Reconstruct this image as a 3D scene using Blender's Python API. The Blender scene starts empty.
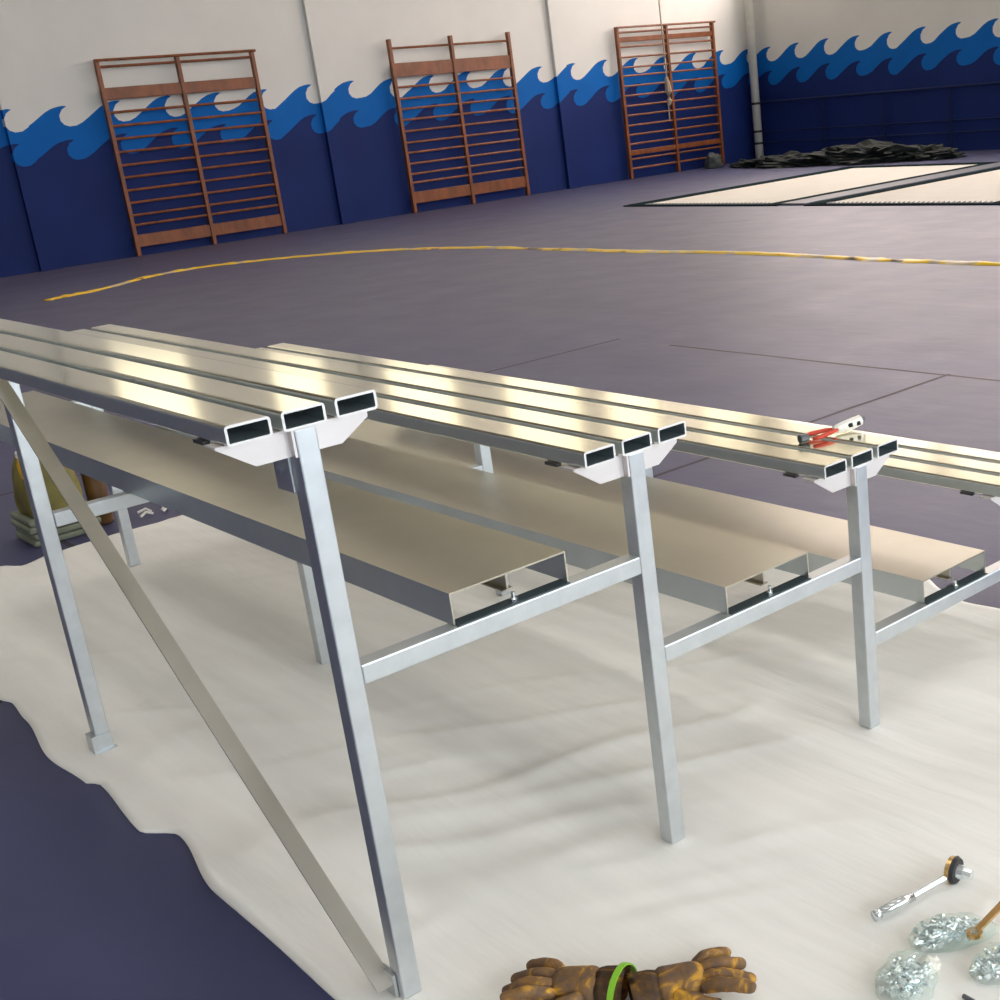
import bpy, bmesh, math, random
from mathutils import Vector, Matrix, noise
random.seed(7)
scene = bpy.context.scene
COL = scene.collection

# ------------------------------------------------------------------ camera
cam_data = bpy.data.cameras.new('camera')
cam = bpy.data.objects.new('camera', cam_data)
COL.objects.link(cam)
Rv = Vector((0.73438034, -0.67192635, -0.09591926))
Uv = Vector((0.28359037, 0.17536592, 0.94277425))
Fv = Vector((0.61665389, 0.71955665, -0.31933713))
m = Matrix((( Rv.x, Uv.x, -Fv.x, 0.0), (Rv.y, Uv.y, -Fv.y, 0.0), (Rv.z, Uv.z, -Fv.z, 1.6), (0, 0, 0, 1)))
cam.matrix_world = m
cam_data.sensor_width = 36.0
cam_data.lens = 1326.1163 / 1000 * 36.0
cam_data.shift_x = (500 - 677.1045) / 1000
cam_data.shift_y = (534.3807 - 500) / 1000
cam_data.clip_end = 200
scene.camera = cam

# ------------------------------------------------------------------ world, exposure
scene.view_settings.view_transform = 'Standard'
scene.view_settings.look = 'None'
scene.view_settings.gamma = 1.0
scene.view_settings.use_curve_mapping = False
scene.view_settings.exposure = 0.5
world = bpy.data.worlds.new('world')
scene.world = world
world.use_nodes = True
world.node_tree.nodes['Background'].inputs[0].default_value = (0.75, 0.85, 1.0, 1)
world.node_tree.nodes['Background'].inputs[1].default_value = 0.5

WIN_FAR = 1.35      # clerestory panes in the far wall
WIN_RIGHT = 13.0
WIN_UPPER = 0.7   # clerestory panes in the right wall
WIN_NEAR = 5.5     # big windows behind the camera
TOP_FILL = 2.2     # added glowing ceiling panels for top light

# ------------------------------------------------------------------ materials
def new_mat(name):
    mt = bpy.data.materials.new(name)
    mt.use_nodes = True
    nt = mt.node_tree
    return mt, nt, nt.nodes['Principled BSDF']

def simple(name, col, rough=0.6, metal=0.0, var=0.08, scale=12.0, bump=0.0, bscale=60.0, spec=0.5, stretch=None):
    mt, nt, b = new_mat(name)
    tc = nt.nodes.new('ShaderNodeTexCoord')
    mp = nt.nodes.new('ShaderNodeMapping')
    nt.links.new(tc.outputs['Object'], mp.inputs[0])
    if stretch: mp.inputs['Scale'].default_value = stretch
    n = nt.nodes.new('ShaderNodeTexNoise')
    n.inputs['Scale'].default_value = scale
    n.inputs['Detail'].default_value = 4
    nt.links.new(mp.outputs[0], n.inputs['Vector'])
    r = nt.nodes.new('ShaderNodeValToRGB')
    r.color_ramp.elements[0].position = 0.3
    r.color_ramp.elements[1].position = 0.7
    lo = [max(0, c * (1 - var)) for c in col]; hi = [min(1, c * (1 + var)) for c in col]
    r.color_ramp.elements[0].color = (*lo, 1)
    r.color_ramp.elements[1].color = (*hi, 1)
    nt.links.new(n.outputs['Fac'], r.inputs[0])
    nt.links.new(r.outputs[0], b.inputs['Base Color'])
    b.inputs['Roughness'].default_value = rough
    b.inputs['Metallic'].default_value = metal
    b.inputs['Specular IOR Level'].default_value = spec
    if bump:
        n2 = nt.nodes.new('ShaderNodeTexNoise')
        n2.inputs['Scale'].default_value = bscale
        n2.inputs['Detail'].default_value = 3
        nt.links.new(mp.outputs[0], n2.inputs['Vector'])
        bp = nt.nodes.new('ShaderNodeBump')
        bp.inputs['Strength'].default_value = bump
        bp.inputs['Distance'].default_value = 0.01
        nt.links.new(n2.outputs['Fac'], bp.inputs['Height'])
        nt.links.new(bp.outputs[0], b.inputs['Normal'])
    return mt

def emitter(name, col, strength):
    mt = bpy.data.materials.new(name)
    mt.use_nodes = True
    nt = mt.node_tree
    nt.nodes.clear()
    o = nt.nodes.new('ShaderNodeOutputMaterial')
    e = nt.nodes.new('ShaderNodeEmission')
    e.inputs[0].default_value = (*col, 1)
    e.inputs[1].default_value = strength
    nt.links.new(e.outputs[0], o.inputs[0])
    return mt

def floor_material():
    mt, nt, b = new_mat('navy_vinyl_mat')
    tc = nt.nodes.new('ShaderNodeTexCoord')
    sep = nt.nodes.new('ShaderNodeSeparateXYZ')
    nt.links.new(tc.outputs['Object'], sep.inputs[0])
    def math_node(op, a, c=None, d=None):
        n = nt.nodes.new('ShaderNodeMath'); n.operation = op
        for i, v in enumerate((a, c, d)):
            if v is None: continue
            if isinstance(v, (int, float)): n.inputs[i].default_value = v
            else: nt.links.new(v, n.inputs[i])
        return n.outputs[0]
    wob = nt.nodes.new('ShaderNodeTexNoise'); wob.inputs['Scale'].default_value = 1.3
    nt.links.new(tc.outputs['Object'], wob.inputs['Vector'])
    w = math_node('MULTIPLY', math_node('SUBTRACT', wob.outputs['Fac'], 0.5), 0.03)
    def seam(axis, off, period):
        a = math_node('ADD', sep.outputs[axis], w)
        f = math_node('FRACT', math_node('DIVIDE', math_node('SUBTRACT', a, off - period * 10.5), period))
        d = math_node('MULTIPLY', math_node('ABSOLUTE', math_node('SUBTRACT', f, 0.5)), period)
        return math_node('LESS_THAN', d, 0.013)
    sy = math_node('MULTIPLY', seam(1, 4.28, 2.76), math_node('LESS_THAN', sep.outputs[1], 7.3))
    sy = math_node('MULTIPLY', sy, math_node('LESS_THAN', sep.outputs[0], 5.7))
    sx = math_node('MULTIPLY', seam(0, 5.67, 4.1), math_node('LESS_THAN', sep.outputs[1], 6.5))
    sx = math_node('MULTIPLY', sx, math_node('LESS_THAN', sep.outputs[0], 6.5))
    s = math_node('MAXIMUM', sx, sy)
    n = nt.nodes.new('ShaderNodeTexNoise'); n.inputs['Scale'].default_value = 1.6; n.inputs['Detail'].default_value = 6
    nt.links.new(tc.outputs['Object'], n.inputs['Vector'])
    r = nt.nodes.new('ShaderNodeValToRGB')
    r.color_ramp.elements[0].position = 0.3; r.color_ramp.elements[1].position = 0.75
    r.color_ramp.elements[0].color = (0.008, 0.016, 0.085, 1)
    r.color_ramp.elements[1].color = (0.014, 0.023, 0.105, 1)
    nt.links.new(n.outputs['Fac'], r.inputs[0])
    mx = nt.nodes.new('ShaderNodeMixRGB')
    nt.links.new(s, mx.inputs[0]); nt.links.new(r.outputs[0], mx.inputs[1])
    mx.inputs[2].default_value = (0.006, 0.007, 0.02, 1)
    nt.links.new(mx.outputs[0], b.inputs['Base Color'])
    n3 = nt.nodes.new('ShaderNodeTexNoise'); n3.inputs['Scale'].default_value = 2.2; n3.inputs['Detail'].default_value = 5
    nt.links.new(tc.outputs['Object'], n3.inputs['Vector'])
    rr = math_node('ADD', math_node('MULTIPLY', n3.outputs['Fac'], 0.14), 0.45)
    rr = math_node('MAXIMUM', rr, math_node('MULTIPLY', s, 0.8))
    nt.links.new(rr, b.inputs['Roughness'])
    b.inputs['Specular IOR Level'].default_value = 0.8
    b.inputs['Sheen Weight'].default_value = 0.06
    b.inputs['Sheen Roughness'].default_value = 0.45
    b.inputs['Sheen Tint'].default_value = (1.0, 0.74, 0.72, 1)
    n2 = nt.nodes.new('ShaderNodeTexNoise'); n2.inputs['Scale'].default_value = 5.5; n2.inputs['Detail'].default_value = 5
    mp = nt.nodes.new('ShaderNodeMapping'); mp.inputs['Scale'].default_value = (1, 0.5, 1)
    nt.links.new(tc.outputs['Object'], mp.inputs[0]); nt.links.new(mp.outputs[0], n2.inputs['Vector'])
    bp = nt.nodes.new('ShaderNodeBump'); bp.inputs['Strength'].default_value = 0.35; bp.inputs['Distance'].default_value = 0.012
    nt.links.new(n2.outputs['Fac'], bp.inputs['Height'])
    nt.links.new(bp.outputs[0], b.inputs['Normal'])
    return mt

def leather_material():
    mt, nt, b = new_mat('worn_yellow_leather')
    tc = nt.nodes.new('ShaderNodeTexCoord')
    n = nt.nodes.new('ShaderNodeTexNoise'); n.inputs['Scale'].default_value = 22; n.inputs['Detail'].default_value = 5
    n.inputs['Distortion'].default_value = 1.2
    nt.links.new(tc.outputs['Object'], n.inputs['Vector'])
    r = nt.nodes.new('ShaderNodeValToRGB')
    e = r.color_ramp.elements
    e[0].position = 0.38; e[0].color = (0.12, 0.07, 0.04, 1)
    e[1].position = 0.68; e[1].color = (0.72, 0.37, 0.02, 1)
    k = r.color_ramp.elements.new(0.53); k.color = (0.20, 0.10, 0.03, 1)
    nt.links.new(n.outputs['Fac'], r.inputs[0])
    nt.links.new(r.outputs[0], b.inputs['Base Color'])
    b.inputs['Roughness'].default_value = 0.65
    n2 = nt.nodes.new('ShaderNodeTexNoise'); n2.inputs['Scale'].default_value = 70
    nt.links.new(tc.outputs['Object'], n2.inputs['Vector'])
    bp = nt.nodes.new('ShaderNodeBump'); bp.inputs['Strength'].default_value = 0.5; bp.inputs['Distance'].default_value = 0.006
    nt.links.new(n2.outputs['Fac'], bp.inputs['Height'])
    nt.links.new(bp.outputs[0], b.inputs['Normal'])
    return mt

def tape_material():
    mt, nt, b = new_mat('yellow_barrier_tape')
    tc = nt.nodes.new('ShaderNodeTexCoord')
    n = nt.nodes.new('ShaderNodeTexNoise'); n.inputs['Scale'].default_value = 2.4; n.inputs['Detail'].default_value = 3
    nt.links.new(tc.outputs['Object'], n.inputs['Vector'])
    r = nt.nodes.new('ShaderNodeValToRGB')
    e = r.color_ramp.elements
    e[0].position = 0.34; e[0].color = (0.16, 0.10, 0.06, 1)
    e[1].position = 0.40; e[1].color = (0.85, 0.52, 0.01, 1)
    k = e.new(0.56); k.color = (0.92, 0.62, 0.02, 1)
    k = e.new(0.60); k.color = (0.55, 0.45, 0.28, 1)
    nt.links.new(n.outputs['Fac'], r.inputs[0])
    nt.links.new(r.outputs[0], b.inputs['Base Color'])
    b.inputs['Roughness'].default_value = 0.4
    return mt

def clear_plastic(name, col, trans=0.85):
    mt = bpy.data.materials.new(name); mt.use_nodes = True
    nt = mt.node_tree; b = nt.nodes['Principled BSDF']; o = nt.nodes['Material Output']
    b.inputs['Base Color'].default_value = (*col, 1); b.inputs['Roughness'].default_value = 0.15
    t = nt.nodes.new('ShaderNodeBsdfTransparent'); t.inputs[0].default_value = (0.94, 0.97, 0.95, 1)
    n = nt.nodes.new('ShaderNodeTexNoise'); n.inputs['Scale'].default_value = 40
    tc = nt.nodes.new('ShaderNodeTexCoord'); nt.links.new(tc.outputs['Object'], n.inputs['Vector'])
    bp = nt.nodes.new('ShaderNodeBump'); bp.inputs['Strength'].default_value = 0.8; bp.inputs['Distance'].default_value = 0.01
    nt.links.new(n.outputs['Fac'], bp.inputs['Height']); nt.links.new(bp.outputs[0], b.inputs['Normal'])
    mx = nt.nodes.new('ShaderNodeMixShader'); mx.inputs[0].default_value = trans
    nt.links.new(b.outputs[0], mx.inputs[1]); nt.links.new(t.outputs[0], mx.inputs[2])
    nt.links.new(mx.outputs[0], o.inputs[0])
    return mt

M = {}
M['floor'] = floor_material()
M['white_wall'] = simple('cream_wall_paint', (0.64, 0.635, 0.60), 0.7, var=0.03, scale=1.5)
M['blue_wave'] = simple('mid_blue_mural_paint', (0.002, 0.112, 0.41), 0.6, var=0.06, scale=2, spec=0.12)
M['navy_wall'] = simple('navy_mural_paint', (0.008, 0.021, 0.115), 0.6, var=0.12, scale=1.2, spec=0.15)
M['ceiling'] = simple('dull_ceiling_sheet', (0.50, 0.46, 0.39), 0.8, var=0.05, scale=1)
M['aluminium'] = simple('mill_aluminium', (0.78, 0.735, 0.58), 0.13, 1.0, var=0.04, scale=9)
M['sawn_aluminium'] = simple('sawn_aluminium_edge', (0.74, 0.73, 0.71), 0.55, 0.5, var=0.02)
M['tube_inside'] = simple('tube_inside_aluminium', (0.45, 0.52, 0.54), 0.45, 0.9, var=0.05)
M['bracket'] = simple('pale_plated_bracket', (0.70, 0.66, 0.65), 0.5, 0.35, var=0.03)
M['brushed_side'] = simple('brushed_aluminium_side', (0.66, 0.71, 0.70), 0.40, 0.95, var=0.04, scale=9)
M['shade_strip'] = simple('dark_beam_shade', (0.035, 0.055, 0.065), 0.45, var=0.1)  # shade of the beam top under the channel, put into a colour
M['foot_aluminium'] = simple('satin_aluminium', (0.56, 0.53, 0.435), 0.34, 1.0, var=0.04, scale=6)
M['steel'] = simple('galvanised_steel', (0.60, 0.635, 0.655), 0.40, 0.85, var=0.05, scale=25)
M['brace_steel'] = simple('bare_flat_steel', (0.60, 0.585, 0.54), 0.33, 0.9, var=0.05, scale=8)
M['zinc'] = simple('bright_zinc', (0.82, 0.88, 0.9), 0.22, 1.0, var=0.05)
M['dark_steel'] = simple('dark_steel', (0.12, 0.13, 0.14), 0.4, 0.8, var=0.1)
M['wood'] = simple('varnished_red_brown_wood', (0.19, 0.055, 0.014), 0.45, var=0.28, scale=10, stretch=(1, 1, 0.4))
M['cloth'] = simple('white_nonwoven_sheet', (0.88, 0.865, 0.82), 0.85, var=0.035, scale=3.0, bump=0.32, bscale=3.2, stretch=(6, 0.7, 1))
M['tape'] = tape_material()
M['bed'] = simple('cream_trampoline_web', (0.70, 0.68, 0.63), 0.85, var=0.03, scale=3, spec=0.2)
M['pad_dark'] = simple('dark_green_vinyl', (0.008, 0.020, 0.024), 0.9, var=0.15, scale=3, spec=0.02)
M['pad_navy'] = simple('navy_vinyl_pad', (0.012, 0.022, 0.085), 0.5, var=0.1, scale=3)
M['pad_grey'] = simple('grey_vinyl_strip', (0.10, 0.11, 0.14), 0.5, var=0.1)
M['tarp'] = simple('dark_green_black_tarpaulin', (0.016, 0.021, 0.020), 0.65, var=0.6, scale=5, spec=0.25, bump=0.4, bscale=14)
M['grey_bag'] = simple('grey_green_fabric', (0.045, 0.055, 0.055), 0.8, var=0.2)
M['pole'] = simple('off_white_gloss_paint', (0.62, 0.61, 0.54), 0.45, var=0.04)
M['rail'] = simple('navy_rail_paint', (0.012, 0.02, 0.075), 0.6, var=0.1, spec=0.12)
M['black'] = simple('black_rubber', (0.012, 0.013, 0.016), 0.5)
M['rope'] = simple('natural_rope', (0.34, 0.28, 0.2), 0.9, var=0.2, scale=60)
M['leather'] = leather_material()
M['green'] = simple('lime_green_strap', (0.24, 0.55, 0.03), 0.5)
M['brass'] = simple('brass', (0.72, 0.48, 0.2), 0.25, 1.0)
M['bag'] = clear_plastic('clear_polythene', (0.80, 0.90, 0.86), 0.84)
M['red'] = simple('red_grip', (0.6, 0.05, 0.02), 0.45)
M['olive'] = simple('olive_woven_plastic', (0.20, 0.17, 0.035), 0.55, var=0.45, scale=7, bump=0.3, bscale=20)
M['sage'] = simple('sage_folded_fabric', (0.20, 0.22, 0.16), 0.8, var=0.2, scale=6)
M['yellow'] = simple('yellow_plastic', (0.70, 0.40, 0.01), 0.35, var=0.15)
M['white_cap'] = simple('white_plastic_cap', (0.85, 0.82, 0.74), 0.4)
M['brown'] = simple('brown_glass', (0.13, 0.065, 0.02), 0.3, var=0.3)
M['glass_far'] = emitter('daylit_far_glazing', (1.0, 0.91, 0.70), WIN_FAR)
M['glass_right'] = emitter('daylit_right_glazing', (1.0, 0.86, 0.79), WIN_RIGHT)
M['glass_upper'] = emitter('dim_upper_glazing', (1.0, 0.92, 0.72), WIN_UPPER)
M['glass_near'] = emitter('daylit_near_glazing', (0.88, 0.95, 1.0), WIN_NEAR)
M['top_fill'] = emitter('top_fill_panel', (1.0, 0.97, 0.92), TOP_FILL)  # emission of the added overhead fill panels

# ------------------------------------------------------------------ builders
def link(name, bm, mats, parent=None, loc=(0, 0, 0), smooth=False):
    """bm is in world coordinates; the object gets origin loc (or its root's)."""
    base = Vector(loc)
    if parent is not None:
        base = Vector((0, 0, 0)); q = parent
        while q is not None:
            base = base + q.location; q = q.parent
    bmesh.ops.translate(bm, verts=bm.verts, vec=-base)
    me = bpy.data.meshes.new(name)
    bm.to_mesh(me); bm.free()
    if not isinstance(mats, (list, tuple)): mats = [mats]
    for k in mats: me.materials.append(k)
    if smooth:
        for p in me.polygons: p.use_smooth = True
    o = bpy.data.objects.new(name, me)
    COL.objects.link(o)
    if parent is None: o.location = base
    else: o.parent = parent
    return o

def empty(name, loc):
    o = bpy.data.objects.new(name, None)
    o.empty_display_size = 0.1
    COL.objects.link(o); o.location = loc
    return o

def tag(o, label, cat, group=None, kind=None):
    o['label'] = label; o['category'] = cat
    if group: o['group'] = group
    if kind: o['kind'] = kind
    return o

def structure(o):
    o['kind'] = 'structure'; return o

def add_box(bm, lo, hi, mi=0, bevel=0.0):
    r = bmesh.ops.create_cube(bm, size=1.0)
    vs = r['verts']
    s = [hi[i] - lo[i] for i in range(3)]; c = [(hi[i] + lo[i]) / 2 for i in range(3)]
    bmesh.ops.scale(bm, verts=vs, vec=s); bmesh.ops.translate(bm, verts=vs, vec=c)
    fs = {f for v in vs for f in v.link_faces}
    for f in fs: f.material_index = mi
    if bevel:
        es = list({e for v in vs for e in v.link_edges})
        bmesh.ops.bevel(bm, geom=es, offset=bevel, segments=2, affect='EDGES', profile=0.5)
    return vs

def box(lo, hi, bevel=0.0):
    bm = bmesh.new(); add_box(bm, lo, hi, 0, bevel); return bm

def add_cyl(bm, p0, p1, r0, r1=None, seg=12, mi=0, cap=True):
    p0 = Vector(p0); p1 = Vector(p1); d = p1 - p0
    if r1 is None: r1 = r0
    r = bmesh.ops.create_cone(bm, cap_ends=cap, segments=seg, radius1=r0, radius2=r1, depth=d.length)
    q = Vector((0, 0, 1)).rotation_difference(d.normalized()).to_matrix().to_4x4()
    bmesh.ops.transform(bm, matrix=Matrix.Translation((p0 + p1) / 2) @ q, verts=r['verts'])
    for f in {f for v in r['verts'] for f in v.link_faces}: f.material_index = mi
    return r['verts']

def cyl(p0, p1, r0, r1=None, seg=12):
    bm = bmesh.new(); add_cyl(bm, p0, p1, r0, r1, seg); return bm

def add_tube(bm, pts, rad, seg=8):
    """swept round tube through pts; rad is a number or a list"""
    pts = [Vector(p) for p in pts]; rings = []
    n = len(pts); up = Vector((0, 0, 1))
    for i, p in enumerate(pts):
        t = (pts[min(i + 1, n - 1)] - pts[max(i - 1, 0)]).normalized()
        a = t.cross(up)
        if a.length < 1e-3: a = t.cross(Vector((0, 1, 0)))
        a.normalize(); b = t.cross(a).normalized()
        r = rad[i] if isinstance(rad, (list, tuple)) else rad
        rings.append([bm.verts.new(p + r * (math.cos(2 * math.pi * k / seg) * a + math.sin(2 * math.pi * k / seg) * b)) for k in range(seg)])
    for i in range(n - 1):
        for k in range(seg):
            bm.faces.new((rings[i][k], rings[i][(k + 1) % seg], rings[i + 1][(k + 1) % seg], rings[i + 1][k]))
    bm.faces.new(rings[0][::-1]); bm.faces.new(rings[-1])

def add_prism(bm, poly, axis, a, b, mi=0):
    """extrude the 2D polygon along axis from a to b; poly in the two other axes in order"""
    def P(u, v, w):
        return {0: (w, u, v), 1: (u, w, v), 2: (u, v, w)}[axis]
    A = [bm.verts.new(P(u, v, a)) for u, v in poly]; B = [bm.verts.new(P(u, v, b)) for u, v in poly]
    n = len(poly)
    fs = [bm.faces.new(A), bm.faces.new(B[::-1])]
    for i in range(n): fs.append(bm.faces.new((A[i], B[i], B[(i + 1) % n], A[(i + 1) % n])))
    for f in fs: f.material_index = mi
    bmesh.ops.recalc_face_normals(bm, faces=fs)

def rounded(x0, z0, x1, z1, r, seg=3):
    out = []
    for cx, cz, a0 in ((x1 - r, z1 - r, 0), (x0 + r, z1 - r, 90), (x0 + r, z0 + r, 180), (x1 - r, z0 + r, 270)):
        for k in range(seg + 1):
            a = math.radians(a0 + 90 * k / seg); out.append((cx + r * math.cos(a), cz + r * math.sin(a)))
    return out

def hollow(x0, z0, x1, z1, r, t, ya, yb):
    bm = bmesh.new()
    o = rounded(x0, z0, x1, z1, r); i = rounded(x0 + t, z0 + t, x1 - t, z1 - t, max(r - t, 0.0015))
    n = len(o); V = {}
    for tagk, poly in (('o', o), ('i', i)):
        for y in (ya, yb): V[tagk, y] = [bm.verts.new((u, y, v)) for u, v in poly]
    for k in range(n):
        j = (k + 1) % n
        bm.faces.new((V['o', ya][k], V['o', ya][j], V['o', yb][j], V['o', yb][k]))
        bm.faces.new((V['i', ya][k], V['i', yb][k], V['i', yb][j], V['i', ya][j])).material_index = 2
        for y in (ya, yb): bm.faces.new((V['o', y][k], V['i', y][k], V['i', y][j], V['o', y][j])).material_index = 1
    bmesh.ops.recalc_face_normals(bm, faces=bm.faces)
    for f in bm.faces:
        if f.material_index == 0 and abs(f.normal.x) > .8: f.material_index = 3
    return bm

# ------------------------------------------------------------------ the hall
YF, XR, XL, YN, ZC = 19.95, 20.35, -7.0, -7.0, 8.2
structure(link('floor', box((XL - .2, YN - .2, -0.2), (XR + .2, YF + .2, 0.0)), M['floor']))
bmc = bmesh.new()
add_box(bmc, (XL - .2, YN - .2, ZC), (XR + .2, YF + .2, ZC + .2))
structure(link('ceiling', bmc, M['ceiling']))

def wave_line(s0, s1, first_tip, period, z_tip, flip=False):
    """breaking-wave profile: list of (s, z) from s0 to s1; tips point to +s"""
    prof = [(0.0, 0.0), (-0.10, -0.055), (-0.165, -0.15), (-0.165, -0.25), (-0.11, -0.325), (-0.02, -0.36), (0.10, -0.355), (0.22, -0.31),
            (0.35, -0.235), (0.48, -0.15), (0.60, -0.075), (0.71, -0.025), (0.82, 0.0), (0.92, 0.012)]
    prof = prof[7:] + [(u + 1, z) for u, z in prof[:8]]     # one cell: from mid-rise over the tip to the next mid-rise
    out = []
    k = math.floor((s0 - first_tip) / period) - 1
    while first_tip + (k + .22) * period < s1:
        if first_tip + (k + .22) * period > s0:
            cell = []
            for i, (u, z) in enumerate(prof):
                j = 1 + 0.06 * math.sin(k * 2.3) * (0 < i < len(prof) - 1)
                cell.append((first_tip + (k + u) * period, z_tip + z * 0.78 * j + 0.012 * math.sin(k * 1.7) * (0 < i < len(prof) - 1)))
            out.append(cell)
        k += 1
    return out

def mural_wall(name, s0, s1, place, first_tip, period, notches=(), holes=(), ztop=ZC, step_mat=None):
    """painted wall: navy below, mid-blue band of waves, cream above; place(s, z, d) -> world"""
    up = wave_line(s0, s1, first_tip, period, 2.15); lo = wave_line(s0, s1, first_tip, period, 1.70)
    bm = bmesh.new()
    zs = sorted({z for h in holes for z in (h[2], h[3])})
    z1 = zs[0] if zs else ztop
    regions = []
    for cu, cl_ in zip(up, lo):
        a, b = cl_[0][0], cl_[-1][0]
        regions += [(0, [(a, 0.0), (b, 0.0)] + cl_[::-1]), (1, cl_ + cu[::-1]), (2, cu + [(b, z1), (a, z1)])]
    e0, e1 = up[0][0][0], up[-1][-1][0]; zu, zl = up[0][0][1], lo[0][0][1]
    for a, b in ((s0, e0), (e1, s1)):
        if b > a: regions += [(0, [(a, 0), (b, 0), (b, zl), (a, zl)]), (1, [(a, zl), (b, zl), (b, zu), (a, zu)]), (2, [(a, zu), (b, zu), (b, z1), (a, z1)])]
    if zs:
        za, zb = zs[0], zs[-1]
        hs = sorted(holes); c = s0
        for h in hs:
            regions.append((2, [(c, za), (h[0], za), (h[0], zb), (c, zb)])); c = h[1]
        regions.append((2, [(c, za), (s1, za), (s1, zb), (c, zb)]))
        regions.append((2, [(s0, zb), (s1, zb), (s1, ztop), (s0, ztop)]))
    for mi, poly in regions:
        f = bm.faces.new([bm.verts.new((s, 0, z)) for s, z in poly]); f.material_index = mi
    bm.normal_update()
    bmesh.ops.triangulate(bm, faces=bm.faces[:], quad_method='BEAUTY', ngon_method='EAR_CLIP')
    for a, b, d in notches:
        for s in (a - .001, a + .001, b - .001, b + .001):
            bmesh.ops.bisect_plane(bm, geom=bm.verts[:] + bm.edges[:] + bm.faces[:], plane_co=(s, 0, 0), plane_no=(1, 0, 0), dist=1e-6)
        for v in bm.verts:
            if a + .0005 < v.co.x < b - .0005: v.co.y = d
    for v in bm.verts: v.co = place(v.co.x, v.co.z, v.co.y)
    return link(name, bm, [M['navy_wall'], M['blue_wave'], M['white_wall']])

bays = [(6.55, 7.75), (8.95, 9.95), (10.95, 12.35), (13.3, 15.05), (15.65, 17.0), (18.15, 19.6)]
fb = [(a, b, 3.75, 7.3) for a, b in bays]
pil = [(5.93, 6.22, -.07), (10.64, 10.9, -.07), (15.31, 15.56, -.07), (1.2, 1.46, -.07), (-3.5, -3.24, -.07)]
structure(mural_wall('wall_far', XL, XR, lambda s, z, d: (s, YF + d, z), 6.80, 0.752, pil, fb))
nb = 0
def window(rect, plane, axis, mat, facing, mull=1):
    """daylit pane set in a wall with a frame of its own"""
    global nb; nb += 1
    a, b, z0, z1 = rect
    def bb(lo, hi):   # lo/hi: (s, d, z)
        L = [0, 0, 0]; Hh = [0, 0, 0]
        sa = 0 if axis == 1 else 1
        L[sa], Hh[sa] = lo[0], hi[0]
        d0, d1 = plane + facing * lo[1], plane + facing * hi[1]
        L[axis], Hh[axis] = min(d0, d1), max(d0, d1)
        L[2], Hh[2] = lo[2], hi[2]
        return L, Hh
    bm = bmesh.new()
    L, Hh = bb((a, -.10, z0), (b, -.08, z1)); add_box(bm, L, Hh)
    w = structure(link('window_%d' % nb, bm, mat))
    f = bmesh.new()
    t = .05
    for lo, hi in (((a, -.12, z0), (a + t, .01, z1)), ((b - t, -.12, z0), (b, .01, z1)), ((a + t, -.12, z0), (b - t, .01, z0 + t)), ((a + t, -.12, z1 - t), (b - t, .01, z1))):
        add_box(f, *bb(lo, hi))
    for k in range(1, mull):
        c = a + (b - a) * k / mull
        add_box(f, *bb((c - .03, -.1, z0 + t), (c + .03, -.01, z1 - t)))
    link('window_frame', f, M['pole'], w)
for r in fb: window(r, YF, 1, M['glass_far'], -1)

# right wall (runs along y, mural tips point towards the far corner's neighbour)
rb = [(a, a + 2.0, 3.6, 5.7) for a in (-5.5, -2.2, 1.1, 4.4, 7.7, 11.0, 13.35, 15.7, 17.85)]
structure(mural_wall('wall_right', -YF - .2, -YN, lambda s, z, d: (XR - d, -s, z), -19.40, 0.765, [], [(-b, -a, c, d) for a, b, c, d in rb][::-1]))
for r in rb: window(r, XR, 0, M['glass_right'], -1, 2)
for r in rb[4:]: window((r[0] - .1, r[1] + .1, 6.1, 7.95), XR - .14, 0, M['glass_upper'], -1, 2)

# near wall (behind the camera) with big windows, and the plain left wall
bm = bmesh.new()
nbw = [(-2.5, 1.5), (2.5, 6.5), (7.5, 11.5), (12.5, 16.5)]
z0, z1 = 0.9, 5.2
add_box(bm, (XL, YN - .2, 0), (XR, YN, z0), 0)
add_box(bm, (XL, YN - .2, z1), (XR, YN, ZC), 1)
c = XL
for a, b in nbw: add_box(bm, (c, YN - .2, z0), (a, YN, z1), 1); c = b
add_box(bm, (c, YN - .2, z0), (XR, YN, z1), 1)
structure(link('wall_near', bm, [M['navy_wall'], M['white_wall']]))
for a, b in nbw: window((a, b, z0, z1), YN, 1, M['glass_near'], 1, 3)
bm = bmesh.new()
add_box(bm, (XL - .2, YN, 0), (XL, YF, 2.1), 0); add_box(bm, (XL - .2, YN, 2.1), (XL, YF, ZC), 1)
structure(link('wall_left', bm, [M['navy_wall'], M['white_wall']]))
for i, (x, y) in enumerate([(-3.5, -2), (1.0, -2), (5.5, -2), (-3.5, 5.0), (1.0, 5.0), (5.5, 5.0)]):
    nb += 1
    w = structure(link('window_%d' % nb, box((x, y, ZC - .03), (x + 1.3, y + 5.0, ZC - .01)), M['top_fill']))  # unseen glowing panel added under the ceiling to light the sheet from above

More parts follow.
